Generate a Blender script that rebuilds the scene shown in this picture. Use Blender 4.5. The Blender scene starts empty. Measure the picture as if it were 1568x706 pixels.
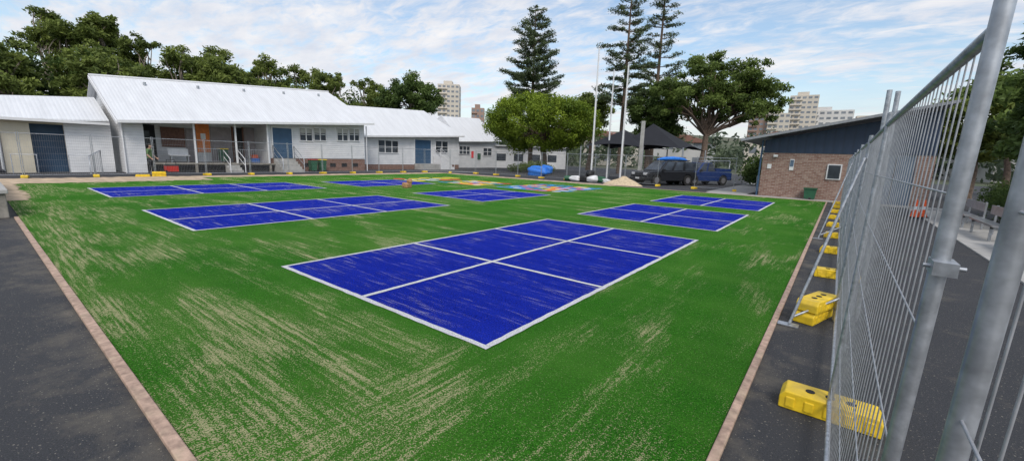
import bpy, bmesh, math, random
import numpy as np
from mathutils import Vector, Matrix
random.seed(7); rng=np.random.default_rng(11)
S=bpy.context.scene
COL=S.collection

# ------------------------------------------------------------------ materials
def newmat(name):
    m=bpy.data.materials.new(name); m.use_nodes=True
    nt=m.node_tree; b=nt.nodes['Principled BSDF']
    return m,nt,b
def L(nt,a,b): nt.links.new(a,b)
def math_(nt,op,a,b=None,c=None,clamp=False):
    n=nt.nodes.new('ShaderNodeMath'); n.operation=op; n.use_clamp=clamp
    for i,x in enumerate((a,b,c)):
        if x is None: continue
        if isinstance(x,(int,float)): n.inputs[i].default_value=x
        else: nt.links.new(x,n.inputs[i])
    return n.outputs[0]
def noise(nt,vec,scale,detail=3,rough=.55,dist=0):
    n=nt.nodes.new('ShaderNodeTexNoise'); n.inputs['Scale'].default_value=scale
    n.inputs['Detail'].default_value=detail; n.inputs['Roughness'].default_value=rough
    n.inputs['Distortion'].default_value=dist
    if vec is not None: nt.links.new(vec,n.inputs['Vector'])
    return n.outputs['Fac']
def mapping(nt,vec,scale=(1,1,1),loc=(0,0,0),rot=(0,0,0)):
    n=nt.nodes.new('ShaderNodeMapping'); n.inputs['Scale'].default_value=scale
    n.inputs['Location'].default_value=loc; n.inputs['Rotation'].default_value=rot
    nt.links.new(vec,n.inputs['Vector']); return n.outputs[0]
def mixc(nt,f,a,b,mode='MIX'):
    n=nt.nodes.new('ShaderNodeMix'); n.data_type='RGBA'; n.blend_type=mode
    if isinstance(f,(int,float)): n.inputs[0].default_value=f
    else: nt.links.new(f,n.inputs[0])
    for i,x in ((6,a),(7,b)):
        if isinstance(x,tuple): n.inputs[i].default_value=x if len(x)==4 else (*x,1)
        else: nt.links.new(x,n.inputs[i])
    return n.outputs[2]
def mixf(nt,f,a,b):
    n=nt.nodes.new('ShaderNodeMix'); L(nt,f,n.inputs[0]); L(nt,a,n.inputs[2]); L(nt,b,n.inputs[3]); return n.outputs[0]
def maprange(nt,v,a,b,c=0,d=1,smooth=False):
    n=nt.nodes.new('ShaderNodeMapRange')
    if smooth: n.interpolation_type='SMOOTHSTEP'
    nt.links.new(v,n.inputs[0])
    for i,x in zip((1,2,3,4),(a,b,c,d)): n.inputs[i].default_value=x
    return n.outputs[0]
def bump(nt,b,h,strength=.3,dist=.01):
    n=nt.nodes.new('ShaderNodeBump'); n.inputs['Strength'].default_value=strength; n.inputs['Distance'].default_value=dist
    nt.links.new(h,n.inputs['Height']); nt.links.new(n.outputs[0],b.inputs['Normal'])
def pos(nt): return nt.nodes.new('ShaderNodeNewGeometry').outputs['Position']
def simple(name,col,rough=.6,metal=0,var=.15,scale=6,bumpy=0,dirt=None):
    m,nt,b=newmat(name); p=pos(nt)
    f=noise(nt,p,scale,3)
    lo=tuple(c*(1-var) for c in col); hi=tuple(min(1,c*(1+var)) for c in col)
    c=mixc(nt,maprange(nt,f,.3,.7),lo,hi)
    if dirt:
        f2=noise(nt,p,scale*.35,4); c=mixc(nt,maprange(nt,f2,.5,.75,0,.5),c,dirt)
    L(nt,c,b.inputs['Base Color']); b.inputs['Roughness'].default_value=rough; b.inputs['Metallic'].default_value=metal
    if bumpy: bump(nt,b,noise(nt,p,scale*6,3),bumpy,.01)
    return m

def sand_density(nt,p,seed=0):
    """0..1 density of infill sand lying on the turf, streaked by the spreader machine"""
    sx=nt.nodes.new('ShaderNodeSeparateXYZ'); L(nt,p,sx.inputs[0]); X,Y=sx.outputs[0],sx.outputs[1]
    zone=noise(nt,p,.22,1,.5)
    mx=maprange(nt,math_(nt,'ADD',math_(nt,'MULTIPLY',X,-.055),zone),.66,.80,0,1,True)
    cY=mapping(nt,p,(1.3,.30,0),(seed,0,0)); cX=mapping(nt,p,(.30,1.3,0),(7,3+seed,0))
    fY=mapping(nt,p,(22,1.1,0),(2,5+seed,0)); fX=mapping(nt,p,(1.1,22,0),(9,2+seed,0))
    co=mixf(nt,mx,noise(nt,cY,1.3,4,.65,.3),noise(nt,cX,1.3,4,.65,.3))
    fi=mixf(nt,mx,noise(nt,fY,1.0,3,.7,.1),noise(nt,fX,1.0,3,.7,.1))
    patch=noise(nt,p,.4,2,.5)
    near=maprange(nt,Y,.5,3.4,.11,0,True)
    c=maprange(nt,math_(nt,'ADD',math_(nt,'ADD',co,near),math_(nt,'MULTIPLY',math_(nt,'SUBTRACT',patch,.5),.45)),.41,.71,.0,1,True)
    f=maprange(nt,fi,.40,.70,0,1)
    return math_(nt,'MULTIPLY',c,math_(nt,'ADD',math_(nt,'MULTIPLY',f,.8),.2)),X,Y
def turf_mat():
    m,nt,b=newmat('artificial_turf_green'); p=pos(nt)
    d,X,Y=sand_density(nt,p)
    fine=noise(nt,p,115,1,.5)
    fac=maprange(nt,math_(nt,'ADD',math_(nt,'MULTIPLY',d,.41),fine),.675,.80,0,.8)
    fineg=noise(nt,p,70,3,.85)
    clump=noise(nt,mapping(nt,p,(1,1,0)),14,3,.7)
    med=noise(nt,mapping(nt,p,(2.2,.22,0)),1.0,3,.6)
    medx=noise(nt,mapping(nt,p,(.22,2.2,0)),1.0,3,.6)
    blot=noise(nt,p,.35,3,.6)
    g=mixc(nt,maprange(nt,fineg,.36,.64),(.005,.046,.003),(.070,.33,.022))
    g=mixc(nt,maprange(nt,clump,.4,.7,0,.4),g,(.014,.10,.006))
    g=mixc(nt,maprange(nt,med,.4,.7,0,.35),g,(.016,.11,.009))
    g=mixc(nt,maprange(nt,medx,.45,.7,0,.35),g,(.08,.25,.028))
    g=mixc(nt,maprange(nt,blot,.40,.68,0,.5),g,(.11,.26,.04))
    c=mixc(nt,fac,g,(.62,.54,.32))
    L(nt,c,b.inputs['Base Color']); b.inputs['Roughness'].default_value=.95
    b.inputs['Specular IOR Level'].default_value=.05
    bump(nt,b,fineg,1.0,.03)
    return m
def court_mat():
    m,nt,b=newmat('artificial_turf_blue'); p=pos(nt)
    w=noise(nt,mapping(nt,p,(1.1,11,0),(1,8,0),(0,0,.3)),1.3,4,.72,.4)
    patch=noise(nt,p,.7,3,.6)
    d=maprange(nt,math_(nt,'ADD',w,math_(nt,'MULTIPLY',patch,.55)),.74,1.03,0,1,True)
    fine=noise(nt,p,115,1,.5)
    fac=maprange(nt,math_(nt,'ADD',math_(nt,'MULTIPLY',d,.33),fine),.685,.82,0,.6)
    fineg=noise(nt,p,60,3,.85); clump=noise(nt,mapping(nt,p,(1,1,0)),13,3,.7)
    g=mixc(nt,maprange(nt,fineg,.37,.63),(.002,.004,.07),(.012,.042,.72))
    g=mixc(nt,maprange(nt,clump,.4,.68,0,.45),g,(.003,.010,.17))
    g=mixc(nt,maprange(nt,patch,.4,.7,0,.3),g,(.004,.014,.24))
    st=noise(nt,mapping(nt,p,(.4,3,0),(3,3,0)),1.2,3,.6)
    g=mixc(nt,maprange(nt,st,.45,.75,0,.35),g,(.025,.055,.6))
    c=mixc(nt,fac,g,(.48,.46,.55))
    L(nt,c,b.inputs['Base Color']); b.inputs['Roughness'].default_value=.95
    b.inputs['Specular IOR Level'].default_value=.06
    bump(nt,b,fineg,1.0,.03)
    return m
def line_mat():
    m,nt,b=newmat('turf_line_white'); p=pos(nt)
    f=noise(nt,p,80,3,.8); f2=noise(nt,p,3,3,.7); c=mixc(nt,maprange(nt,f,.32,.6),(.36,.37,.40),(.80,.80,.81))
    c=mixc(nt,maprange(nt,f2,.45,.75,0,.4),c,(.5,.47,.4))
    L(nt,c,b.inputs['Base Color']); b.inputs['Roughness'].default_value=.9; bump(nt,b,f,.8,.02); return m
def asphalt_mat():
    m,nt,b=newmat('asphalt'); p=pos(nt)
    f=noise(nt,p,110,3,.8); big=noise(nt,p,.5,4,.6); sp=noise(nt,p,60,2,.5)
    c=mixc(nt,maprange(nt,f,.35,.7),(.011,.012,.015),(.07,.072,.08))
    c=mixc(nt,maprange(nt,big,.4,.7,0,.6),c,(.05,.05,.054))
    c=mixc(nt,maprange(nt,sp,.65,.71,0,.8),c,(.34,.31,.25))
    sx=nt.nodes.new('ShaderNodeSeparateXYZ'); L(nt,p,sx.inputs[0])
    crack=noise(nt,p,1.7,5,.75)
    near=maprange(nt,math_(nt,'ABSOLUTE',math_(nt,'SUBTRACT',sx.outputs[1],.5)),0,.5,.14,0)
    nearx=maprange(nt,math_(nt,'ABSOLUTE',math_(nt,'ADD',sx.outputs[0],.3)),0,.35,.12,0)
    c=mixc(nt,maprange(nt,math_(nt,'ADD',math_(nt,'ADD',crack,near),nearx),.55,.8,0,.55),c,(.21,.18,.135))
    L(nt,c,b.inputs['Base Color']); b.inputs['Roughness'].default_value=.85
    bump(nt,b,f,.8,.014); return m
def weatherboard():
    m,nt,b=newmat('weatherboard_white'); p=pos(nt)
    sx=nt.nodes.new('ShaderNodeSeparateXYZ'); L(nt,p,sx.inputs[0])
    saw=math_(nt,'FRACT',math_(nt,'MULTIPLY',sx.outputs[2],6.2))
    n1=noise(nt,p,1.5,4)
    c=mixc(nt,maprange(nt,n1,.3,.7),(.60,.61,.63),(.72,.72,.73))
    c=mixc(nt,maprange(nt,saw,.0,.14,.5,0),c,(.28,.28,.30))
    L(nt,c,b.inputs['Base Color']); b.inputs['Roughness'].default_value=.55
    bump(nt,b,math_(nt,'SUBTRACT',1.0,saw),.6,.03); return m
def roofmat(name,col,freq=11,axis=1,bs=.2,rib=.16):
    m,nt,b=newmat(name); p=pos(nt)
    sx=nt.nodes.new('ShaderNodeSeparateXYZ'); L(nt,p,sx.inputs[0])
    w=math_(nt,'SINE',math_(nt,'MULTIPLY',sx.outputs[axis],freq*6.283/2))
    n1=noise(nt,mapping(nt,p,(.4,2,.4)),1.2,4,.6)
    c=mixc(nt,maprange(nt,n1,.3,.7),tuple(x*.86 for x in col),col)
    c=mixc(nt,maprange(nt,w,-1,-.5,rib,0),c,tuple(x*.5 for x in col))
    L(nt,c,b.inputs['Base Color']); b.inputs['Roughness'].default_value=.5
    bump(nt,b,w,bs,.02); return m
def brickmat(name,c1,c2,mortar):
    m,nt,b=newmat(name); p=pos(nt)
    sx=nt.nodes.new('ShaderNodeSeparateXYZ'); L(nt,p,sx.inputs[0])
    cb=nt.nodes.new('ShaderNodeCombineXYZ')
    L(nt,math_(nt,'ADD',sx.outputs[0],sx.outputs[1]),cb.inputs[0]); L(nt,sx.outputs[2],cb.inputs[1])
    t=nt.nodes.new('ShaderNodeTexBrick'); L(nt,cb.outputs[0],t.inputs['Vector'])
    t.inputs['Color1'].default_value=(*c1,1); t.inputs['Color2'].default_value=(*c2,1); t.inputs['Mortar'].default_value=(*mortar,1)
    t.inputs['Scale'].default_value=1; t.inputs['Brick Width'].default_value=.24; t.inputs['Row Height'].default_value=.086; t.inputs['Mortar Size'].default_value=.008
    n1=noise(nt,p,5,4); c=mixc(nt,maprange(nt,n1,.3,.7,0,.45),t.outputs['Color'],tuple(x*.5 for x in c1))
    L(nt,c,b.inputs['Base Color']); b.inputs['Roughness'].default_value=.85
    return m
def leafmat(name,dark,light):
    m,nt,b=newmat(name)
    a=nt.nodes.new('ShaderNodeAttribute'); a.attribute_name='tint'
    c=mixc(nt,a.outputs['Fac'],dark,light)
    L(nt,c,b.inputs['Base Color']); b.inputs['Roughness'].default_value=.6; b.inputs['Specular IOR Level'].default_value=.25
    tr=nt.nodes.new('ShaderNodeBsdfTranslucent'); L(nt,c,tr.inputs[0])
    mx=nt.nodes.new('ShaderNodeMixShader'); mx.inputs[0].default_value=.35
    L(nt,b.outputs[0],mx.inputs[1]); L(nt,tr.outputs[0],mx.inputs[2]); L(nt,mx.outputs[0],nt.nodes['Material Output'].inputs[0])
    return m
M=dict(
 turf=turf_mat(),court=court_mat(),line=line_mat(),asphalt=asphalt_mat(),wb=weatherboard(),
 roof=roofmat('corrugated_roof_white',(.76,.77,.79)),
 darkroof=roofmat('metal_roof_grey',(.30,.31,.33),6,0),
 brick=brickmat('brick_mottled',(.24,.12,.09),(.37,.25,.20),(.42,.38,.34)),
 subbrick=brickmat('brick_brown',(.2,.09,.06),(.27,.13,.09),(.3,.27,.24)),
 edge=simple('timber_edging',(.42,.29,.22),.85,var=.35,scale=14,bumpy=.4,dirt=(.55,.45,.3)),
 soil=simple('sandy_dirt',(.50,.38,.26),.95,var=.3,scale=3,bumpy=.4),
 sand=simple('pile_sand',(.58,.46,.31),.95,var=.2,scale=8,bumpy=.5),
 concrete=simple('concrete',(.40,.39,.37),.85,var=.15,scale=3,bumpy=.2,dirt=(.22,.21,.19)),
 oldconc=simple('weathered_concrete',(.26,.24,.21),.9,var=.35,scale=5,bumpy=.4,dirt=(.1,.09,.07)),
 galv=simple('galvanised_steel',(.43,.45,.48),.42,.7,var=.3,scale=26,dirt=(.26,.27,.29)),
 wire=simple('galvanised_wire',(.42,.43,.45),.5,.5,var=.2,scale=20),
 yellow=simple('yellow_plastic',(.80,.54,.02),.5,var=.18,scale=9,dirt=(.45,.32,.1)),
 white=simple('white_paint',(.72,.72,.73),.5,var=.06,scale=4),
 cream=simple('cream_wall',(.58,.53,.42),.7,var=.08,scale=2),
 glass=simple('window_glass',(.05,.06,.075),.12,var=.4,scale=1.2),
 blind=simple('window_blind',(.38,.38,.36),.7,var=.15,scale=3),
 navy=simple('navy_door',(.035,.085,.16),.5,var=.1,scale=3),
 navyclad=roofmat('navy_cladding',(.022,.042,.085),5,0,.4,.4),
 bluegrey=simple('bluegrey_door',(.10,.15,.22),.5),
 orange=simple('orange_door',(.70,.20,.04),.55),
 brown=simple('brown_timber',(.14,.06,.04),.6,var=.3,scale=8),
 taupe=simple('taupe_panel',(.27,.24,.25),.7,var=.15,scale=2),
 dark=simple('dark_void',(.015,.015,.017),.8),
 black=simple('black_plastic',(.018,.018,.02),.5),
 rubber=simple('tyre_rubber',(.02,.02,.02),.9),
 blackpaint=simple('car_paint_black',(.018,.02,.024),.2,var=.05),
 bluepaint=simple('car_paint_blue',(.012,.035,.14),.22,var=.05),
 chrome=simple('alloy',(.5,.5,.52),.3,.8),
 lamp=simple('headlamp_lens',(.7,.7,.72),.15,var=.05),
 red=simple('red_paint',(.55,.03,.02),.5),
 cone=simple('cone_orange',(.9,.12,.02),.6,var=.06),
 green=simple('green_plastic',(.02,.10,.05),.5),
 blue=simple('blue_tarp',(.02,.18,.65),.55,var=.2,scale=8),
 cyan=simple('mat_cyan',(.04,.28,.62),.9), pink=simple('mat_red',(.75,.06,.07),.9), ylw=simple('mat_yellow',(.85,.62,.05),.9),
 sail=simple('shade_cloth_black',(.012,.013,.018),.85,var=.2,scale=2),
 bark=simple('bark',(.14,.10,.075),.9,var=.4,scale=7,bumpy=.6),
 bark2=simple('bark_grey',(.24,.2,.16),.9,var=.35,scale=5,bumpy=.5),
 skin=simple('skin',(.5,.3,.21),.6,var=.05), shirt=simple('shirt_green',(.08,.16,.05),.85), pants=simple('pants_black',(.02,.022,.028),.85),
 hair=simple('hair_dark',(.03,.02,.015),.8), tan=simple('hessian_tan',(.4,.22,.11),.9,var=.3,scale=12,bumpy=.5),
 towerc=simple('tower_cream',(.58,.53,.46),.8,var=.05,scale=.1), towerb=simple('tower_brown',(.32,.22,.18),.8,var=.1,scale=.1),
 towerw=simple('tower_white',(.62,.61,.6),.8,var=.05,scale=.1), towerwin=simple('tower_window',(.2,.22,.25),.3,var=.3,scale=.3),
 rooftile=simple('roof_terracotta',(.25,.13,.10),.8),
 lf_euc=leafmat('leaf_eucalypt',(.026,.052,.010),(.27,.33,.075)),
 lf_fig=leafmat('leaf_fig',(.03,.075,.006),(.34,.44,.045)),
 lf_pine=leafmat('leaf_pine',(.028,.05,.022),(.17,.22,.10)),
 lf_dark=leafmat('leaf_dark',(.022,.05,.013),(.17,.245,.06)),
 lf_right=leafmat('leaf_right',(.03,.062,.014),(.24,.32,.075)),
 lf_far=leafmat('leaf_far',(.045,.07,.045),(.16,.20,.115)),
)

# ------------------------------------------------------------------ mesh builder
class MB:
    def __init__(s): s.v=[]; s.f=[]; s.m=[]; s.mats=[]; s.smooth=[]
    def mi(s,k):
        if k not in s.mats: s.mats.append(k)
        return s.mats.index(k)
    def add(s,vs,fs,mat,smooth=False):
        o=len(s.v); s.v+= [tuple(p) for p in vs]; i=s.mi(mat)
        for f in fs: s.f.append(tuple(o+a for a in f)); s.m.append(i); s.smooth.append(smooth)
    def box(s,x0,x1,y0,y1,z0,z1,mat):
        v=[(x,y,z) for x in (x0,x1) for y in (y0,y1) for z in (z0,z1)]
        s.add(v,[(0,1,3,2),(4,6,7,5),(0,4,5,1),(2,3,7,6),(0,2,6,4),(1,5,7,3)],mat)
    def cbox(s,c,size,mat,yaw=0,pitch=0,roll=0):
        R=Matrix.Rotation(yaw,3,'Z')@Matrix.Rotation(pitch,3,'Y')@Matrix.Rotation(roll,3,'X')
        v=[Vector(c)+R@Vector((x*size[0]/2,y*size[1]/2,z*size[2]/2)) for x in (-1,1) for y in (-1,1) for z in (-1,1)]
        s.add(v,[(0,1,3,2),(4,6,7,5),(0,4,5,1),(2,3,7,6),(0,2,6,4),(1,5,7,3)],mat)
    def quad(s,a,b,c,d,mat): s.add([a,b,c,d],[(0,1,2,3)],mat)
    def poly(s,pts,mat): s.add(pts,[tuple(range(len(pts)))],mat)
    def prismX(s,x0,x1,yz,mat):
        n=len(yz); v=[(x0,y,z) for y,z in yz]+[(x1,y,z) for y,z in yz]
        s.add(v,[tuple(range(n))[::-1],tuple(range(n,2*n))]+[(i,(i+1)%n,n+(i+1)%n,n+i) for i in range(n)],mat)
    def prismY(s,y0,y1,xz,mat):
        n=len(xz); v=[(x,y0,z) for x,z in xz]+[(x,y1,z) for x,z in xz]
        s.add(v,[tuple(range(n)),tuple(range(n,2*n))[::-1]]+[(i,n+i,n+(i+1)%n,(i+1)%n) for i in range(n)],mat)
    def slab(s,a,b,c,d,t,mat):
        top=[Vector(p) for p in (a,b,c,d)]; bot=[p-Vector((0,0,t)) for p in top]
        s.add(top+bot,[(0,1,2,3),(7,6,5,4)]+[(i,i+4,(i+1)%4+4,(i+1)%4) for i in range(4)],mat)
    def tube(s,pts,rad,mat,n=8,cap=True,smooth=True):
        pts=[Vector(p) for p in pts]
        if isinstance(rad,(int,float)): rad=[rad]*len(pts)
        vs=[];fs=[]
        for i,p in enumerate(pts):
            d=(pts[min(i+1,len(pts)-1)]-pts[max(i-1,0)]).normalized()
            a=Vector((0,0,1)) if abs(d.z)<.9 else Vector((1,0,0))
            u=d.cross(a).normalized(); w=d.cross(u)
            for k in range(n):
                t=2*math.pi*k/n; vs.append(p+(u*math.cos(t)+w*math.sin(t))*rad[i])
        for i in range(len(pts)-1):
            for k in range(n):
                fs.append((i*n+k,i*n+(k+1)%n,(i+1)*n+(k+1)%n,(i+1)*n+k))
        s.add(vs,fs,mat,smooth)
        if cap: s.add(vs[:n],[tuple(range(n))],mat); s.add(vs[-n:],[tuple(range(n))],mat)
    def mesh(s,name,fixn=True):
        me=bpy.data.meshes.new(name); me.from_pydata(s.v,[],s.f)
        for k in s.mats: me.materials.append(M[k])
        me.polygons.foreach_set('material_index',s.m); me.polygons.foreach_set('use_smooth',s.smooth)
        if fixn:
            bm=bmesh.new(); bm.from_mesh(me); bmesh.ops.recalc_face_normals(bm,faces=bm.faces); bm.to_mesh(me); bm.free()
        me.update(); return me
    def obj(s,name,parent=None,bevel=0,fixn=True):
        o=bpy.data.objects.new(name,s.mesh(name,fixn)); COL.objects.link(o)
        if parent: o.parent=parent
        if bevel:
            b=o.modifiers.new('bevel','BEVEL'); b.width=bevel; b.segments=2; b.limit_method='ANGLE'
        return o
def empty(name,loc=(0,0,0),rz=0):
    e=bpy.data.objects.new(name,None); e.location=loc; e.rotation_euler=(0,0,rz); COL.objects.link(e); return e

# ------------------------------------------------------------------ ground
def ground():
    m,nt,b=newmat('ground_far'); p=pos(nt)
    f=noise(nt,p,.05,5); c=mixc(nt,maprange(nt,f,.35,.65),(.05,.08,.03),(.14,.13,.09))
    L(nt,c,b.inputs['Base Color']); b.inputs['Roughness'].default_value=.95; M['gfar']=m
    rs=[0,40,90,130,180,240,320,450,700,1200,2500]; n=64
    vs=[(0,0,-.01)];fs=[]
    def hz(r,t):
        if r<=130: return -.01
        q=min(1,(r-130)/220); q=q*q*(3-2*q); return q*(22+6*math.sin(3*t)+3*math.sin(7*t+1))
    for r in rs[1:]:
        for k in range(n):
            t=2*math.pi*k/n; vs.append((r*math.cos(t),r*math.sin(t),hz(r,t)))
    for k in range(n): fs.append((0,1+k,1+(k+1)%n))
    for i in range(len(rs)-2):
        for k in range(n): fs.append((1+i*n+k,1+(i+1)*n+k,1+(i+1)*n+(k+1)%n,1+i*n+(k+1)%n))
    g=MB(); g.add(vs,fs,'gfar',True); g.obj('ground')
    a=MB(); a.box(-62,30,-25,75,-.3,0,'asphalt'); a.obj('asphalt_pavement')
ground()
def sheet(name,x0,x1,y0,y1,z,mat,parent=None):
    a=MB(); a.quad((x0,y0,z),(x1,y0,z),(x1,y1,z),(x0,y1,z),mat); return a.obj(name,parent,fixn=False)
sheet('artificial_turf',-28.6,-.42,.62,26.4,.012,'turf')
a=MB()
def ragged(x0,x1,y0,y1,z,mat,axis='y',amp=.25,n=60):
    vs=[];fs=[]
    for i in range(n+1):
        t=i/n
        if axis=='y':
            y=y0+(y1-y0)*t; vs+=[(x0+random.uniform(-amp,amp),y,z),(x1+random.uniform(-amp,amp),y,z)]
        else:
            x=x0+(x1-x0)*t; vs+=[(x,y0+random.uniform(-amp,amp),z),(x,y1+random.uniform(-amp,amp),z)]
    for i in range(n): fs.append((2*i,2*i+1,2*i+3,2*i+2))
    a.add(vs,fs,mat)
ragged(-29.7,-26.2,-1,8,.018,'soil'); ragged(-29.6,-28.1,8,27,.018,'soil','y',.15); ragged(-28,-12,26.2,27.3,.018,'soil','x',.15)
ragged(-28,-19,.2,1.1,.022,'soil','x',.12)
a.obj('sandy_dirt_strip',fixn=False)
a=MB(); a.box(-14.95,-.42,.54,.615,-.05,.03,'edge'); a.box(-.415,-.355,.54,26.4,-.05,.03,'edge'); a.box(-12,-.355,26.41,26.5,-.05,.03,'edge')
a.obj('turf_edging_board',bevel=.008)
a=MB(); a.box(-6.2,4.5,26.6,27.78,0,.02,'concrete'); a.box(-6.4,-4.2,27.785,60,0,.02,'concrete'); a.obj('concrete_path')
a=MB(); a.box(2.6,4.1,-6,26,.0,.03,'concrete'); a.box(4.1,4.25,-6,26,0,.14,'concrete'); a.obj('concrete_footpath')
a=MB(); a.box(-25,-14.95,-.4,.48,0,.56,'oldconc'); a.box(-25.05,-14.9,-.45,.52,.562,.66,'concrete')
a.obj('low_concrete_wall',bevel=.02)

# ------------------------------------------------------------------ courts
def court(x0,x1,y0,y1,cx,cys,w=.07):
    e=empty('sports_court')
    sheet('court_surface',x0,x1,y0,y1,.017,'court',e)
    a=MB(); z=.022; h=w/2
    def q(xa,xb,ya,yb,z):
        # strip with slightly uneven cut edges, as inlaid turf lines have
        along=(xb-xa)>(yb-ya); Ln=(xb-xa) if along else (yb-ya); n=max(2,int(Ln/.12)); vs=[]; fs=[]
        for i in range(n+1):
            t=i/n; j1,j2=random.uniform(-.006,.006),random.uniform(-.006,.006)
            if along: vs+=[(xa+Ln*t,ya+j1,z),(xa+Ln*t,yb+j2,z)]
            else: vs+=[(xb+j2,ya+Ln*t,z),(xa+j1,ya+Ln*t,z)]
        for i in range(n): fs.append((2*i,2*i+2,2*i+3,2*i+1))
        a.add(vs,fs,'line')
    q(x0-h,x1+h,y0-h,y0+h,z); q(x0-h,x1+h,y1-h,y1+h,z); q(x0-h,x0+h,y0+h,y1-h,z+.0005); q(x1-h,x1+h,y0+h,y1-h,z+.0005)
    q(cx-h,cx+h,y0+h,y1-h,z+.0005)
    for c in cys: q(x0+h,cx-h,c-h,c+h,z+.001); q(cx+h,x1-h,c-h,c+h,z+.001)
    a.obj('court_lines',e,fixn=False)
court(-6.52,-2.42,2.8,10.15,-4.47,(5.29,7.78))
court(-14.75,-10.6,2.8,10.15,-12.5,(5.35,7.6))
court(-22.9,-18.75,2.8,10.15,-20.8,(5.35,7.6))
court(-6.5,-2.38,11.9,16.6,-4.44,(14.2,))
court(-14.8,-10.7,12.0,16.8,-12.75,(14.4,))
court(-22.6,-18.7,12.0,16.8,-20.6,(14.4,))
court(-6.5,-2.3,18.4,23.2,-4.4,(20.8,))
def playmat(x0,y0,nx,ny,c,ks):
    a=MB()
    for i in range(nx):
        for j in range(ny):
            k=ks[(i*2+j*3+random.randint(0,1))%len(ks)]; g=.02
            a.quad((x0+i*c+g,y0+j*c+g,.018),(x0+(i+1)*c-g,y0+j*c+g,.018),(x0+(i+1)*c-g,y0+(j+1)*c-g,.018),(x0+i*c+g,y0+(j+1)*c-g,.018),k)
            k2=random.choice([q for q in ks+['line'] if q!=k]); cx=x0+(i+.5)*c; cy=y0+(j+.5)*c; r=c*.3; n=12
            a.poly([(cx+r*math.cos(2*math.pi*t/n),cy+r*math.sin(2*math.pi*t/n),.023) for t in range(n)],k2)
    a.obj('painted_game_mat',fixn=False)
playmat(-15.4,18.3,5,6,.85,['cyan','pink','turf','cyan','ylw','cyan']); playmat(-19.9,18.0,4,4,.85,['pink','cyan','ylw','turf'])
a=MB()
for i in range(14):
    cx=-23.0+.95*(i%3)+random.uniform(-.2,.2); cy=17.6+1.05*(i//3); r=.4; n=9
    a.poly([(cx+r*(1+.3*(t%2))*math.cos(2*math.pi*t/n),cy+r*math.sin(2*math.pi*t/n),.02) for t in range(n)],random.choice(['ylw','line','ylw','pink']))
a.obj('painted_game_marking',fixn=False)

# ------------------------------------------------------------------ temporary fence
def panel_mesh(Lg=2.36,H=2.1,vs=.075,hs=.3,wr=.0019):
    a=MB(); r=.0155
    a.tube([(0,0,.02),(0,0,H+.04)],r,'galv',14); a.tube([(0,Lg,.02),(0,Lg,H+.04)],r,'galv',14)
    a.tube([(0,0,H-.03),(0,Lg,H-.03)],.014,'galv',10); a.tube([(0,0,.14),(0,Lg,.14)],.014,'galv',10)
    y=.05
    while y<Lg-.03: a.tube([(.006,y,.13),(.006,y,H-.03)],wr,'wire',4,False); y+=vs
    z=.25
    while z<H-.08: a.tube([(-.004,.0,z),(-.004,Lg,z)],wr*1.3,'wire',4,False); z+=hs
    return a.mesh('fence_panel')
PM=panel_mesh(); 
def block_mesh():
    a=MB(); a.prismY(-.11,.11,[(-.3,0),(.3,0),(.3,.09),(.27,.135),(-.27,.135),(-.3,.09)],'yellow')
    for s in (-1,1):
        for k in range(5): a.box(-.26+k*.115,-.20+k*.115,s*.11-.008,s*.11+.008,.02,.10,'yellow')
    for x in (-.12,0,.12): a.tube([(x,0,.133),(x,0,.14)],.03,'dark',10)
    return a.mesh('fence_foot')
BM=block_mesh()
def foot(parent,loc,yaw):
    b=bpy.data.objects.new('foot_block',BM); COL.objects.link(b); b.parent=parent; b.location=loc; b.rotation_euler=(0,0,yaw)
    m=b.modifiers.new('bevel','BEVEL'); m.width=.012; m.segments=2; m.limit_method='ANGLE'
def fence(p0,p1,lean=0,skip=(),nofoot=()):
    e=empty('temporary_fence'); p0=Vector((*p0,0));p1=Vector((*p1,0)); d=p1-p0; n=max(1,round(d.length/2.42)); st=d/n; yaw=math.atan2(-d.x,d.y)
    for i in range(n+1):
        p=p0+st*i
        if i<n and i not in skip:
            o=bpy.data.objects.new('panel',PM); COL.objects.link(o); o.parent=e; o.location=p; o.rotation_euler=(0,lean+random.uniform(-.003,.003)*(i>0),yaw+random.uniform(-.004,.004))
            o.scale=(1,st.length/2.42,1)
        if i in nofoot: continue
        foot(e,p+Vector((0,0,.004)),yaw+random.uniform(-.15,.15))
    a=MB()
    for i in range(n+1):
        p=p0+st*i
        for z in (.55,1.6):
            c=p+Vector((math.sin(lean)*z+.004,-.01,z)); a.cbox(c,(.038,.07,.028),'galv',yaw); a.tube([c+Vector((-.03,0,0)),c+Vector((.035,0,0))],.005,'galv',6)
    a.obj('clamp',e)
    return e
fence((-30.3,-3.2),(-30.3,25.9)); fence((-30.3,25.95),(-26.9,29.1)); fence((-26.9,29.15),(-5.2,29.7),skip=(7,))
fence((.154,1.24),(.165,25.5),lean=.022,nofoot=(0,2,))
e=empty('temporary_fence')
o=bpy.data.objects.new('panel',PM); COL.objects.link(o); o.parent=e; o.location=(.154,-1.52,0); o.rotation_euler=(0,.022,0)
e2=empty('fence_brace')
def brace(y,e):
    a=MB(); a.tube([(-.24,y-.45,.02),(.18,y,1.9)],.015,'galv',8); a.tube([(-.22,y-.42,.1),(.17,y,.3)],.013,'galv',8)
    a.cbox((-.25,y-.46,.012),(.2,.12,.012),'galv'); a.obj('brace_stay',e)
brace(6.0,e2)
a=MB(); a.tube([(.285,6.02,0),(.285,6.02,2.6)],.024,'galv',10); a.tube([(.37,6.3,0),(.37,6.3,2.62)],.024,'galv',10); a.obj('brace_post',e2)
e2=empty('fence_brace'); brace(13.3,e2)
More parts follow.
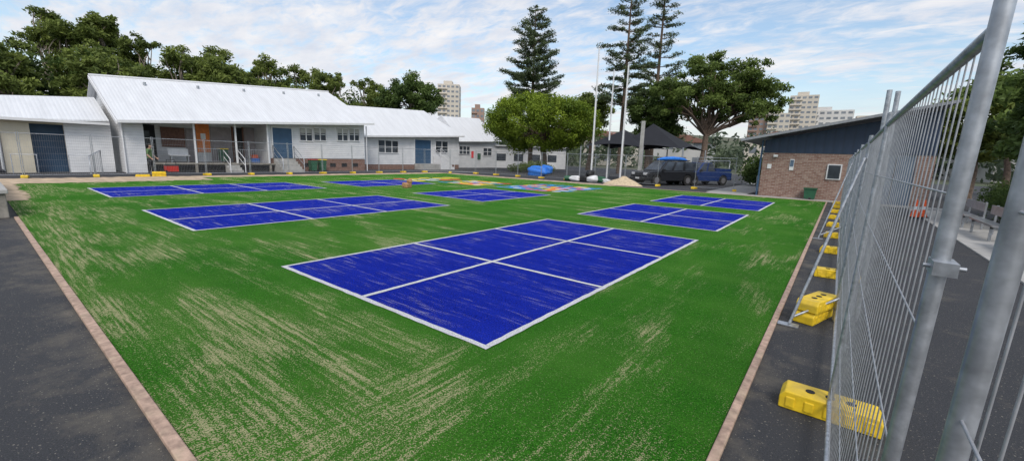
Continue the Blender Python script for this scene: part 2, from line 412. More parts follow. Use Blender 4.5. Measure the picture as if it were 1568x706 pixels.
def stack(x,y,n,yaw=0):
    e=empty('fence_foot_stack')
    for k in range(n): foot(e,(x+random.uniform(-.03,.03),y,.004+.143*k),yaw+random.uniform(-.1,.1))
stack(-.02,6.0,2,1.25); stack(-29.7,6.5,2,1.4); stack(-29.7,5.8,1,1.2)
def cone(x,y):
    a=MB(); a.box(x-.17,x+.17,y-.17,y+.17,.03,.06,'black'); a.tube([(x,y,.06),(x,y,.3),(x,y,.31),(x,y,.45),(x,y,.46),(x,y,.68)],[.13,.085,.084,.058,.057,.025],'cone',14)
    a.tube([(x,y,.32),(x,y,.44)],[.087,.064],'white',14,False); a.obj('traffic_cone')
cone(2.35,21.4); cone(2.6,21.7)
def bench(x,y,Lb):
    a=MB(); a.box(x-.15,x+.15,y,y+Lb,.42,.46,'chrome'); a.box(x+.25,x+.29,y,y+Lb,.6,.85,'chrome')
    for k in (0.25,Lb-.25):
        a.box(x-.12,x-.07,y+k-.03,y+k+.03,.03,.418,'galv'); a.box(x+.30,x+.34,y+k-.03,y+k+.03,.03,.86,'galv'); a.box(x-.12,x+.3,y+k-.03,y+k+.03,.36,.415,'galv')
    a.obj('aluminium_bench_seat')
bench(3.3,12.5,2.4); bench(3.3,15.6,2.4); bench(3.3,18.7,2.4)

# ------------------------------------------------------------------ foliage
def leaf_arrays(cl,n,size,flat=.35,shell=.5):
    cl=np.array(cl,float); w=(cl[:,3]*cl[:,4]*cl[:,5])**.7; w/=w.sum()
    idx=rng.choice(len(cl),n,p=w); c=cl[idx]
    d=rng.normal(size=(n,3)); d/=np.linalg.norm(d,axis=1)[:,None]
    r=rng.random(n)**shell
    r*=1+.25*rng.normal(size=n)*(rng.random(n)<.25)
    P=c[:,:3]+d*c[:,3:6]*r[:,None]
    nn=rng.normal(size=(n,3))+d*.6; nn[:,2]+=flat; nn/=np.linalg.norm(nn,axis=1)[:,None]
    t=rng.normal(size=(n,3)); u=np.cross(nn,t); u/=np.linalg.norm(u,axis=1)[:,None]; v=np.cross(nn,u)
    s=size*(.6+.8*rng.random(n))[:,None]
    V=np.stack([P-u*s,P+v*s*.42,P+u*s,P-v*s*.42],1).reshape(-1,3)
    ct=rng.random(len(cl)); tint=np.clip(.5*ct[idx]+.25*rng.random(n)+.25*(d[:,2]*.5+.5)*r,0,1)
    return V,tint
def build_tree(name,mb,V,tint,mat):
    nb=len(mb.v)
    verts=np.vstack([np.array(mb.v,float).reshape(-1,3),V]); n=len(V)//4
    li=mb.mi(mat)
    F=list(mb.f)+(np.arange(n*4).reshape(-1,4)+nb).tolist()
    me=bpy.data.meshes.new(name); me.from_pydata(verts.tolist(),[],F)
    for k in mb.mats: me.materials.append(M[k])
    me.polygons.foreach_set('material_index',mb.m+[li]*n)
    at=me.attributes.new('tint','FLOAT','POINT'); at.data.foreach_set('value',np.concatenate([np.zeros(nb),np.repeat(tint,4)]).astype(np.float32))
    me.update(); o=bpy.data.objects.new(name,me); COL.objects.link(o); return o
def limb(mb,a,b,r0,r1,mat='bark',n=6,sag=.15):
    a=Vector(a);b=Vector(b); Ln=(b-a).length; pts=[];rr=[]
    off=Vector((random.uniform(-1,1),random.uniform(-1,1),random.uniform(.2,1)))*Ln*sag
    for i in range(5):
        t=i/4; pts.append(a.lerp(b,t)+off*math.sin(math.pi*t)); rr.append(r0+(r1-r0)*t)
    mb.tube(pts,rr,mat,n,False)
def tree(name,base,th,crowns,leafmat,nl,ls,trunk_r=.3,bark='bark',csize=.27,limbs=16,flat=.6,shellmin=.45):
    mb=MB(); cl=[]; bx,by,bz=base
    top=Vector((bx+random.uniform(-.3,.3),by+random.uniform(-.3,.3),bz+th))
    mb.tube([(bx,by,bz-.1),(bx,by,bz+.3),Vector((bx,by,bz)).lerp(top,.6)+Vector((.12,.1,0)),top],[trunk_r*1.5,trunk_r*1.1,trunk_r*.9,trunk_r*.75],bark,10,False)
    for cx,cy,cz,rx,ry,rz,nc in crowns:
        c0=Vector((cx,cy,cz)); own=[]
        for i in range(nc):
            d=Vector((random.gauss(0,1),random.gauss(0,1),random.gauss(0,1)+.25)).normalized(); r=random.uniform(shellmin,1)
            p=Vector((cx+d.x*rx*r,cy+d.y*ry*r,cz+d.z*rz*r)); q=csize*random.uniform(.6,1.25)*(rx+ry+rz)/3
            cl.append((*p,q,q,q*flat)); own.append(p)
        hub=top.lerp(c0,.45)
        limb(mb,top,hub,trunk_r*.6,trunk_r*.4,bark)
        for p in random.sample(own,min(limbs,len(own))): limb(mb,hub if random.random()<.7 else top,p,trunk_r*.3,.02+trunk_r*.05,bark,5)
    V,t=leaf_arrays(cl,nl,ls); return build_tree(name,mb,V,t,leafmat)
def euc(x,y,H,R,dens=1.0,mat='lf_euc'):
    """several overlapping leaf masses stepping down from the top, uneven outline"""
    cr=[]; k=random.randint(4,5)
    for i in range(k):
        a=random.uniform(0,6.28); q=R*random.uniform(.35,.62); s=random.uniform(.42,.62)
        cr.append((x+q*math.cos(a),y+q*math.sin(a),H-R*random.uniform(.5,1.7),R*s,R*s,R*s*.8,int(17*dens)))
    cr.append((x,y,H-R*.4,R*.42,R*.42,R*.36,int(13*dens)))
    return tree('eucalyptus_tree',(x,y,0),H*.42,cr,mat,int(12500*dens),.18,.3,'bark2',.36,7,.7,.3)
for x,y,H,R in [(-62,-3,12.6,5.2),(-57,3,10.8,4.6),(-75,1.5,14.4,5.0),(-70,7.0,16.2,4.6),(-60,9.5,12.0,4.6),(-66,14,14.6,4.6),(-72,11.5,16.8,4.0),(-58,15.5,12.4,4.4),(-62,20,14.0,4.9),(-57,24.0,13.0,4.8),(-60,29.0,13.4,4.6),(-53,19,10.8,4.0),(-70,22,14.2,4.4),(-54,9,10,3.8),(-64,26,13.4,4.4),(-55,30,11.6,4.0)]:
    euc(x,y,H,R)
euc(-57.5,33,12.7,4.2); euc(-58,38,12.6,4.2)
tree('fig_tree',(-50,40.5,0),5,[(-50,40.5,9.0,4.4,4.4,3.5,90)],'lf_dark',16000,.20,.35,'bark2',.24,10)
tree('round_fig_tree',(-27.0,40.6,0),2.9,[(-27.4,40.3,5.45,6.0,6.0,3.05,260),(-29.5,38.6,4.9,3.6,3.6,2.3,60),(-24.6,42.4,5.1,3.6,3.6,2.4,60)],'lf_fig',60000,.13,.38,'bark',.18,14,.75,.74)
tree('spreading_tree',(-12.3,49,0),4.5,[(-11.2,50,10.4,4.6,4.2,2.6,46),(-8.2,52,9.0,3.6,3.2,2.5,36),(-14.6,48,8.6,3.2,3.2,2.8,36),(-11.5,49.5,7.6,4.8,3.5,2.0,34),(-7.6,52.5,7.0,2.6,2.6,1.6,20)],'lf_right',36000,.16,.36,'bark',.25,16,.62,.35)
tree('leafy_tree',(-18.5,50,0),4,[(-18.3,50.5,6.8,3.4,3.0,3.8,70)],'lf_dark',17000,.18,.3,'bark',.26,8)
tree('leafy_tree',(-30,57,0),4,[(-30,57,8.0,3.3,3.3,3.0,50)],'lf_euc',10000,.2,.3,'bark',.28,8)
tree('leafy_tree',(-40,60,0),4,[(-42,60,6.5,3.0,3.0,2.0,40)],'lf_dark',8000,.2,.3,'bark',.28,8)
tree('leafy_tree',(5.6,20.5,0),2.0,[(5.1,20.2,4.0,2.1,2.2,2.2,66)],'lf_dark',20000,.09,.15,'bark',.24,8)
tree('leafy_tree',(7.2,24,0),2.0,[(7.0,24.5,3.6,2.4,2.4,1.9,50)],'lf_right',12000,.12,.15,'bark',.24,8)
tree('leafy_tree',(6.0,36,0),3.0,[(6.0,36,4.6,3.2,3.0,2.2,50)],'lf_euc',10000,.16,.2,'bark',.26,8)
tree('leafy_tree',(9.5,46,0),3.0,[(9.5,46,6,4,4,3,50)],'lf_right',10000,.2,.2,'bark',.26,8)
def shrub(name,cl,n,s,mat):
    V,t=leaf_arrays(cl,n,s); return build_tree(name,MB(),V,t,mat)
shrub('hedge',[(5.0+random.uniform(-.3,.5),11+i*.42,.6+random.uniform(-.1,.3),.6,.5,.65) for i in range(32)],26000,.06,'lf_dark')
shrub('shrub',[(-5.2+random.uniform(-.8,.8),40+random.uniform(-1.5,1.5),1.2+random.uniform(-.4,.6),.9,.9,.8) for i in range(12)],5000,.12,'lf_dark')
shrub('shrub',[(-27+random.uniform(-3,3),38+random.uniform(-1.,1.),.6+random.uniform(-.3,.3),.7,.7,.5) for i in range(16)],5000,.1,'lf_right')
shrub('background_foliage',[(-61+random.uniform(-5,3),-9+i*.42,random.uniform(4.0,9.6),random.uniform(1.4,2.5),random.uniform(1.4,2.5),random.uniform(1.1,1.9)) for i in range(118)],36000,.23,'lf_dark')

def norfolk(name,x,y,H,z0,R,tiers,dens,shape=1.0,gap=.15):
    mb=MB(); mb.tube([(x,y,0),(x,y,H*.5),(x,y,H)],[.32,.2,.03],'bark',8,False)
    cl=[]
    for i in range(tiers):
        t=i/(tiers-1); z=z0+(H-.4-z0)*t; rad=R*(1-t)**shape*random.uniform(.72,1.18)+.4
        nb=max(4,int(8-3*t)); a0=random.uniform(0,6.28)
        for k in range(nb):
            if random.random()<gap: continue
            a=a0+6.28*k/nb+random.uniform(-.35,.35); rr=rad*random.uniform(.55,1.15); up=rr*random.uniform(.0,.38)
            zj=random.uniform(-.3,.3)
            tip=Vector((x+rr*math.cos(a),y+rr*math.sin(a),z+up+zj)); st=Vector((x,y,z+zj))
            mid=st.lerp(tip,.55)+Vector((0,0,-up*.45))
            mb.tube([st,mid,tip],[.06,.04,.015],'bark',5,False)
            m=max(3,int(rr/.36))
            for j in range(1,m+1):
                q=.2+.8*j/m; p=(st.lerp(mid,q/.55) if q<.55 else mid.lerp(tip,(q-.55)/.45))
                s=.36+.2*random.random(); s*=(.75+.55*q) if rr>1 else .8
                cl.append((p.x+random.uniform(-.12,.12),p.y+random.uniform(-.12,.12),p.z+.08,s,s,s*.5))
    V,tt=leaf_arrays(cl,int(len(cl)*dens),.11,.2); return build_tree(name,mb,V,tt,'lf_pine')
norfolk('norfolk_pine',-33.2,46.6,20.4,9.0,3.7,18,58,.55,.07)
norfolk('norfolk_pine',-22.0,50.0,23.0,8.2,3.8,15,50,.6,.14)
norfolk('norfolk_pine',-20.6,57,27.5,9.0,2.7,16,40,.6,.22)

cl=[]
for i in range(760):
    az=math.radians(random.uniform(52,190)); r=random.uniform(88,150) if i<460 else random.uniform(150,300)
    zt=(0 if r<130 else min(1,(r-130)/220)**2*14)
    q=random.uniform(2.4,4.6)*(1 if r<150 else 1.5)
    cl.append((r*math.cos(az),r*math.sin(az),zt+random.uniform(1.0,6.0 if r<150 else 9),q,q,q*.75))
V,t=leaf_arrays(cl,95000,.6,.5); build_tree('distant_trees',MB(),V,t,'lf_far')

# ------------------------------------------------------------------ city blocks
def tower(name,cx,cy,w,d,H,mat,floors,cols,yaw=0):
    e=empty(name,(cx,cy,0),yaw); a=MB(); a.box(-w/2,w/2,-d/2,d/2,0,H,mat); a.box(-w*.25,w*.15,-d*.3,d*.3,H+.02,H+2.6,mat); a.obj('walls',e)
    a=MB(); fh=H/floors
    for i in range(floors):
        z=i*fh+fh*.3
        for j in range(cols):
            x0=-w/2+w*(j+.18)/cols; x1=-w/2+w*(j+.82)/cols
            a.box(x0,x1,-d/2-.05,-d/2+.02,z,z+fh*.42,'towerwin')
            y0=-d/2+d*(j+.2)/cols; y1=-d/2+d*(j+.8)/cols
            a.box(w/2-.02,w/2+.05,y0,y1,z,z+fh*.42,'towerwin'); a.box(-w/2-.05,-w/2+.02,y0,y1,z,z+fh*.42,'towerwin')
    a.obj('windows',e)
    a=MB()
    for i in range(1,floors): a.box(-w/2,-w/2+w*.45,-d/2-1.1,-d/2-.06,i*fh-.1,i*fh+.45,mat)
    a.obj('balconies',e)
yawc=math.radians(40)
tower('apartment_tower',-228,218,15,14,49,'towerc',15,5,yawc)
tower('apartment_block',-212,231,9,10,34,'towerb',9,3,yawc)
tower('apartment_tower',-28,374,17,14,50,'towerc',15,5,.1)
tower('apartment_block',-17,386,36,14,40.5,'towerw',11,9,.1)
tower('apartment_block',-51,352,13,12,41,'towerb',12,4,.1)
tower('apartment_block',-39,350,13,12,36,'towerc',10,4,.1)
tower('apartment_block',8,388,20,12,34,'towerc',9,6,.1)
for i,(x,y,h) in enumerate([(-52,112,7),(-28,96,5.5),(-14,120,7),(-3,110,7.5),(9,118,9),(22,108,8)]):
    e=empty('distant_house',(x,y,0),.1*i); a=MB(); a.box(-6,6,-5,5,0,h,'towerw' if i%2 else 'towerc'); a.obj('walls',e)
    a=MB(); a.prismY(-5.4,5.4,[(-6.5,h+.01),(6.5,h+.01),(0,h+2.2)],'rooftile'); a.obj('roof',e)
    a=MB()
    for k in range(4):
        for zz in (1.2,4.2): a.box(-5+k*2.7,-3.5+k*2.7,-5.06,-4.99,zz,zz+1.4,'towerwin')
    a.obj('windows',e)

# ------------------------------------------------------------------ white school building (left)
def winX(a,b,x,y0,y1,z0,z1,cols=2,fr=.07,blind=False,sash=True):
    b.box(x-.02,x+.015,y0+fr,y1-fr,z0+fr,z1-fr,'glass')
    if blind: b.box(x+.016,x+.022,y0+fr,y1-fr,z1-fr-(z1-z0)*.35,z1-fr-.01,'blind')
    a.box(x-.02,x+.06,y0,y1,z0,z0+fr,'white'); a.box(x-.02,x+.06,y0,y1,z1-fr,z1,'white')
    w=(y1-y0)/cols
    for i in range(cols+1):
        yy=y0+i*w; a.box(x-.02,x+.055,max(y0,yy-fr/2),min(y1,yy+fr/2),z0+fr,z1-fr,'white')
    if sash: a.box(x-.01,x+.04,y0+fr,y1-fr,(z0+z1)/2-.02,(z0+z1)/2+.02,'white')
B=empty('white_weatherboard_school_building')
E=lambda y:2.98+(y-6.2)*.066
a=MB()
a.prismY(5.95,6.1,[(-43.3,0),(-33.9,0),(-33.9,3.05),(-38.5,5.75),(-43.3,3.05)],'wb')
a.prismX(-36.2,-36.05,[(6.1,0),(14.1,0),(14.1,3.5+.9),(6.1,3.0+.9)],'wb')
a.prismX(-34.1,-33.95,[(14.1,1.0),(22.1,1.05),(22.1,4.0),(14.1,3.46)],'wb')
a.prismY(13.95,14.1,[(-36.05,.5),(-33.9,.5),(-33.9,3.44),(-36.05,4.2)],'wb')
a.prismY(22.0,22.15,[(-43.3,0),(-34.1,0),(-34.1,4.0),(-38.5,6.7),(-43.3,3.6)],'wb')
a.box(-43.3,-43.15,6.1,22,0,3.6,'wb')
a.box(-34.2,-33.9,6.1,6.9,0.0,2.98,'wb')
a.obj('walls',B)
a=MB(); a.box(-34.08,-33.98,14.1,22.1,0,.995,'subbrick')
for k in range(7): a.box(-33.97,-33.96,14.6+k*1.05,15.1+k*1.05,.35,.65,'dark')
a.obj('brick_subfloor',B)
a=MB()
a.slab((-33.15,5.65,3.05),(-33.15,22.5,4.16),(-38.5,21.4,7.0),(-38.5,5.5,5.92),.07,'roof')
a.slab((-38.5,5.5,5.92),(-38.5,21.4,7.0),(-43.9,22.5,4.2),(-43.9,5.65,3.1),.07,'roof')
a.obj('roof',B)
a=MB()
a.slab((-33.09,5.62,3.06),(-33.09,22.53,4.17),(-33.01,22.53,4.17),(-33.01,5.62,3.06),.16,'white')
a.slab((-33.1,5.56,3.02),(-33.1,5.63,3.02),(-38.5,5.48,5.9),(-38.5,5.41,5.9),.2,'white')
a.tube([(-38.5,5.45,5.95),(-38.5,21.45,7.03)],.07,'white',8)
a.tube([(-33.85,5.9,0),(-33.85,5.9,3.0)],.045,'white',8)
a.tube([(-33.85,22.25,0),(-33.85,22.25,3.9)],.045,'white',8)
for k in range(5): a.tube([(-37.6,8+k*3,5.55+k*.2),(-37.6,8+k*3,5.8+k*.2)],.09,'galv',8)
a.obj('gutters_and_ridge',B)
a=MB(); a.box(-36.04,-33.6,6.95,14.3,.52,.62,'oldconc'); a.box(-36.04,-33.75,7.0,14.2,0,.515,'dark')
for y in (6.98,9.3,11.7,13.9): a.box(-33.74,-33.62,y,y+.14,0,.515,'oldconc')
a.obj('verandah_deck',B)
a=MB()
for y in (9.4,11.8,13.9): a.box(-33.75,-33.65,y-.05,y+.05,.62,E(y)+.02,'white')
def rail(a,y0,y1,x,z0,n=8,mat='white'):
    a.tube([(x,y0,z0+.95),(x,y1,z0+.95)],.022,mat,6); a.tube([(x,y0,z0+.12),(x,y1,z0+.12)],.018,mat,6)
    for k in range(n+1):
        y=y0+(y1-y0)*k/n; a.tube([(x,y,z0),(x,y,z0+.95)],.011,mat,5)
rail(a,11.9,13.85,-33.7,.62,14,'galv'); rail(a,9.5,10.8,-33.7,.62,10,'galv')
a.obj('posts_and_balustrade',B)
a=MB()
a.box(-36.04,-35.98,6.4,7.9,.63,3.0,'dark'); a.box(-35.97,-35.93,7.0,7.6,1.7,2.6,'glass')
a.box(-36.04,-35.97,8.2,9.5,1.6,2.9,'brown'); a.box(-36.04,-35.98,9.55,10.15,.63,2.9,'taupe')
a.box(-36.04,-35.96,10.15,10.95,1.3,3.25,'orange'); a.box(-35.95,-35.94,10.4,10.7,2.2,2.6,'white')
a.box(-36.04,-35.98,11.0,12.3,.63,3.1,'taupe'); a.box(-36.04,-35.94,12.35,12.45,.63,3.2,'brown'); a.box(-36.04,-35.94,13.05,13.15,.63,3.2,'brown')
a.box(-36.04,-35.98,12.45,13.05,.63,3.15,'dark'); a.box(-36.04,-35.98,13.2,13.9,.9,3.2,'taupe')
a.box(-33.94,-33.9,14.35,15.75,1.02,3.25,'navy'); a.box(-33.94,-33.88,14.28,14.35,1.02,3.3,'white'); a.box(-33.94,-33.88,15.75,15.82,1.02,3.3,'white')
a.obj('doors',B)
a=MB();b=MB()
for y0,y1,z0,z1 in ((16.35,17.4,2.35,3.42),(17.5,18.55,2.42,3.5),(19.5,20.5,2.5,3.6),(20.6,21.6,2.55,3.66)): winX(a,b,-33.93,y0,y1,z0,z1,2,blind=True)
a.obj('window_frames',B); b.obj('window_glass',B)
a=MB()
for k in range(5): a.box(-33.88+.32*k,-33.88+.32*(k+1)-.004,14.3,15.8,0,.98-.19*(k),'concrete')
for k in range(3): a.box(-33.59+.3*k,-33.59+.3*(k+1)-.004,11.0,11.8,0,.5-.16*k,'concrete')
for y in (14.28,15.82):
    a.tube([(-33.85,y,1.0),(-33.85,y,1.95),(-32.3,y,1.0),(-32.3,y,0)],.026,'galv',6); a.tube([(-33.85,y,1.5),(-32.3,y,.55)],.02,'galv',6)
for y in (10.95,11.85):
    a.tube([(-33.6,y,.6),(-33.6,y,1.5),(-32.5,y,.95),(-32.5,y,0)],.026,'white',6); a.tube([(-33.6,y,1.05),(-32.5,y,.5)],.018,'white',6)
a.obj('steps',B)
a=MB(); a.box(-34.9,-34.5,8.2,9.3,1.05,1.1,'white'); a.box(-34.9,-34.86,8.2,9.3,1.1,1.5,'white')
for y in (8.3,9.2): a.box(-34.85,-34.55,y-.03,y+.03,.625,1.045,'galv')
a.obj('verandah_bench')
def bin_(x,y,z,lid):
    a=MB(); a.prismX(x-.24,x+.24,[(y-.2,z+.08),(y+.2,z+.08),(y+.27,z+.92),(y-.27,z+.92)],'green'); a.box(x-.27,x+.28,y-.29,y+.29,z+.922,z+.98,lid)
    a.tube([(x-.22,y-.25,z+.1),(x-.22,y-.19,z+.1)],.09,'rubber',10); a.tube([(x-.22,y+.19,z+.1),(x-.22,y+.25,z+.1)],.09,'rubber',10); a.obj('wheelie_bin')
bin_(-35.4,11.5,.625,'ylw'); bin_(-33.3,17.0,0,'red'); bin_(-33.3,17.75,0,'ylw')
a=MB(); a.box(-35.6,-35.1,13.3,13.8,.63,.95,'blue'); a.box(-35.55,-35.15,13.35,13.75,.955,1.2,'cone'); a.obj('storage_crates')
W=empty('white_school_wing')
a=MB(); a.prismX(-35.2,-35.0,[(1.3,0),(2.35,0),(2.35,2.95),(1.3,2.9)],'cream'); a.prismX(-35.2,-35.0,[(3.65,0),(5.6,0),(5.6,3.1),(3.65,2.95)],'wb')
a.prismX(-35.2,-35.0,[(2.35,2.65),(3.65,2.65),(3.65,2.95),(2.35,2.95)],'cream'); a.box(-36,-35.9,2.3,3.7,.0,2.9,'navy'); a.box(-40,-35.21,1.32,1.5,0,3,'wb')
a.obj('walls',W)
a=MB(); a.slab((-34.5,.9,2.85),(-34.5,5.5,3.05),(-38.0,5.5,4.55),(-38.0,1.6,4.2),.08,'roof'); a.slab((-38,1.6,4.2),(-38,5.5,4.55),(-42,5.5,3),(-42,1.6,3),.08,'roof'); a.obj('roof',W)
a=MB(); a.box(-34.49,-34.4,.9,5.5,2.76,2.9,'white')
a.tube([(-34.4,3.6,0),(-34.4,3.6,1.0),(-34.4,4.6,1.0),(-34.4,4.6,0)],.025,'galv',6); a.tube([(-32.7,4.2,0),(-32.7,4.2,1.0),(-34.2,4.9,1.3),(-34.2,4.9,0)],.03,'galv',6)
for k in range(7): a.tube([(-32.7-.2*k,4.2+.1*k,.1),(-32.7-.2*k,4.2+.1*k,1.02+.04*k)],.012,'galv',5)
a.tube([(-34.4,1.5,0),(-34.4,1.5,1.0),(-34.4,2.4,1.0),(-34.4,2.4,0)],.025,'galv',6)
a.obj('gutter_and_handrails',W)
a=MB(); a.box(-36.5,-34.6,-8,1.0,0,2.6,'subbrick'); a.obj('brick_wall')
C=empty('white_school_building')
a=MB(); a.prismX(-36.1,-36,[(22.2,.5),(36,.5),(36,3.75),(22.2,3.1)],'wb'); a.prismY(35.9,36.0,[(-43,0),(-36.1,0),(-36.1,3.7),(-39,6.3),(-43,3.7)],'wb')
a.box(-36.1,-36.02,22.2,36,0,.495,'subbrick'); a.obj('walls',C)
a=MB(); a.slab((-35.5,22.2,3.12),(-35.5,36.3,3.85),(-39.2,33.4,6.55),(-39.2,21.6,6.0),.08,'roof'); a.slab((-39.2,21.6,6),(-39.2,33.4,6.55),(-43,36.3,3.8),(-43,21.6,3.2),.08,'roof')
a.add([(-35.5,36.31,3.83),(-39.2,33.41,6.54),(-43,36.31,3.78)],[(0,1,2)],'roof'); a.obj('roof',C)
a=MB(); a.slab((-35.44,22.2,3.13),(-35.44,36.3,3.86),(-35.36,36.3,3.86),(-35.36,22.2,3.13),.16,'white'); a.obj('gutter',C)
a=MB();b=MB(); winX(a,b,-35.98,24.9,27.3,1.6,2.9,3,blind=False); winX(a,b,-35.98,32.3,34.2,1.8,3.15,2); a.obj('window_frames',C); b.obj('window_glass',C)
a=MB(); a.box(-35.99,-35.93,29.4,31.6,.6,3.1,'navy'); a.box(-35.99,-35.9,29.3,29.4,.6,3.2,'white'); a.box(-35.99,-35.9,31.6,31.7,.6,3.2,'white')
a.box(-35.9,-34.6,29.3,31.7,0,.6,'concrete')
a.obj('door',C)
a=MB()
for k in range(6): a.box(-35.9,-34.7,32.0+.33*k,32.33+.33*k-.004,0,1.4-.22*k,'white')
for x in (-35.85,-34.7): a.tube([(x,31.9,1.4),(x,31.9,2.3),(x,34,1.0),(x,34,0)],.03,'white',6); 
a.obj('steps',C)
Dd=empty('white_school_building')
a=MB(); a.prismX(-39.1,-39,[(36.2,.0),(47,.0),(47,3.55),(36.2,3.15)],'wb'); a.obj('walls',Dd)
a=MB(); a.slab((-38.5,36.4,3.25),(-38.5,47,3.7),(-42.5,46.5,6.9),(-42.5,33,6.3),.08,'roof'); a.slab((-42.5,33,6.3),(-42.5,46.5,6.9),(-46,46.5,3.7),(-46,33,3.3),.08,'roof'); a.obj('roof',Dd)
a=MB();b=MB(); winX(a,b,-38.98,39,41,1.7,2.8,3); winX(a,b,-38.98,43.6,45.4,1.6,2.7,2); a.obj('window_frames',Dd); b.obj('window_glass',Dd)
a=MB(); a.box(-38.99,-38.95,41.3,41.7,1.3,2.2,'pink'); a.box(-38.99,-38.95,42.5,43.1,1.1,1.9,'green'); a.obj('notice_posters',Dd)
F4=empty('white_low_building')
yaw=math.atan2(7,5); a=MB(); a.cbox((-37.5,51.2,1.5),(12,3,3.0),'wb',yaw); a.obj('walls',F4)
a=MB(); a.cbox((-37.5,51.2,3.1),(12.6,3.8,.15),'roof',yaw); a.obj('roof',F4)
a=MB()
for k in range(4):
    c=Vector((-37.5,51.2,1.5))+Vector((math.cos(yaw),math.sin(yaw),0))*(-4+2.6*k)+Vector((math.sin(yaw),-math.cos(yaw),0))*1.5
    a.cbox(c,(1.4,.06,1.0),'glass',yaw)
a.obj('windows',F4)

# ------------------------------------------------------------------ brick / navy building on the right
R=empty('brick_and_navy_school_building')
a=MB(); a.box(-3.62,.1,27.8,28.0,0,2.42,'brick'); a.box(-3.62,-3.42,28.0,38,0,2.42,'brick'); a.box(3.2,3.4,28,38,0,2.42,'brick'); a.box(2.75,3.4,27.8,28.0,0,2.42,'brick')
a.box(.1,1.3,27.8,28.0,0,2.42,'brick'); a.obj('brick_walls',R)
a=MB(); a.prismY(27.78,27.98,[(-3.6,2.425),(3.4,2.425),(3.4,4.5),(-3.6,3.1)],'navyclad'); a.box(1.3,2.75,27.84,28.0,0,2.42,'bluegrey'); a.box(1.28,1.36,27.78,27.84,0,2.42,'white'); a.box(2.0,2.04,27.82,27.84,0,2.4,'dark')
a.box(-3.6,-3.45,27.98,38,2.425,3.1,'navyclad'); a.obj('navy_cladding',R)
a=MB(); a.slab((-4.7,27.0,3.12),(3.7,27.0,4.82),(3.7,38.5,4.82),(-4.7,38.5,3.12),.07,'darkroof'); a.obj('roof',R)
a=MB(); a.slab((-4.7,26.93,3.14),(3.7,26.93,4.84),(3.7,26.995,4.84),(-4.7,26.995,3.14),.13,'darkroof')
a.tube([(-3.7,27.7,0),(-3.7,27.7,3.1)],.045,'navy',8); a.obj('fascia',R)
a=MB(); a.box(-.62,.0,27.74,27.83,1.1,1.9,'white'); a.box(-.56,-.06,27.72,27.76,1.16,1.84,'glass'); a.box(-3.35,-3.15,27.76,27.79,1.55,1.8,'white'); a.box(-2.3,-2.1,27.77,27.79,1.5,2.1,'white'); a.box(-2.28,-2.12,27.755,27.768,1.7,2.05,'bluegrey')
a.box(-3.1,-2.9,27.62,27.79,2.2,2.32,'white'); a.obj('window_and_signs',R)
a=MB(); a.prismY(27.2,27.65,[(-1.4,.05),(-.95,.05),(-.9,.55),(-1.45,.55)],'green'); a.box(-1.48,-.87,27.17,27.68,.555,.62,'green'); a.tube([(-1.2,27.25,.08),(-1.1,27.25,.08)],.07,'black',8); a.obj('rubbish_bin')
a=MB()
a.tube([(-4.2,31,0),(-4.2,31,1.0),(-4.2,40,1.2),(-4.2,40,.0)],.03,'galv',6); a.tube([(-4.2,31,.55),(-4.2,40,.7)],.02,'galv',6)
for k in range(9): a.tube([(-4.2,31+k,.02),(-4.2,31+k,1.05)],.02,'galv',5)
a.obj('handrail')

# ------------------------------------------------------------------ flag poles, post, sails
def pole(name,x,y,h,r):
    a=MB(); a.tube([(x,y,0),(x,y,.12)],r*2,'galv',12); a.tube([(x,y,.12),(x,y,h*.5),(x,y,h)],[r,r*.85,r*.6],'white',10)
    a.tube([(x,y,h),(x,y,h+.12)],[r*1.1,r*.4],'galv',8); a.tube([(x+r*1.6,y-.02,1.2),(x+r*1.2,y,h-.1)],.006,'white',4); a.obj(name)
pole('flag_pole',-17,33,10.7,.08); pole('flag_pole',-14,32.2,9.0,.08); pole('flag_pole',-16.3,34.6,9.1,.075)
a=MB(); a.box(-12.78,-12.52,32.65,32.85,0,4.75,'concrete'); a.obj('concrete_post',bevel=.02)
SS=empty('shade_sail')
a=MB()
def sail(x0,x1,y0,y1,z,px,py,pz,n=8):
    for (ax,ay),(bx,by) in (((x0,y0),(x1,y0)),((x1,y0),(x1,y1)),((x1,y1),(x0,y1)),((x0,y1),(x0,y0))):
        vs=[];fs=[]
        for i in range(n+1):
            s=i/n
            for j in range(n+1):
                t=j/n
                ex=ax+(bx-ax)*t; ey=ay+(by-ay)*t; ez=z+.3*math.sin(math.pi*t)
                cxm,cym=(x0+x1)/2,(y0+y1)/2
                k=.1*math.sin(math.pi*t); ex+=(cxm-ex)*k; ey+=(cym-ey)*k
                q=s**1.12
                vs.append((ex+(px-ex)*s,ey+(py-ey)*s,ez+(pz-ez)*q))
        for i in range(n):
            for j in range(n): fs.append((i*(n+1)+j,i*(n+1)+j+1,(i+1)*(n+1)+j+1,(i+1)*(n+1)+j))
        a.add(vs,fs,'sail',True)
sail(-18.4,-12.8,33.5,39.5,2.75,-15.8,36.5,4.4); sail(-15.6,-9.8,33.9,40.6,2.7,-13.4,37,4.9)
a.obj('fabric',SS,fixn=False)
a=MB()
for x,y in ((-18.4,33.5),(-12.8,33.5),(-18.4,39.5),(-12.8,39.5),(-9.8,33.9),(-9.8,40.6)): a.tube([(x,y,0),(x,y,2.8)],.06,'galv',8)
a.obj('posts',SS)

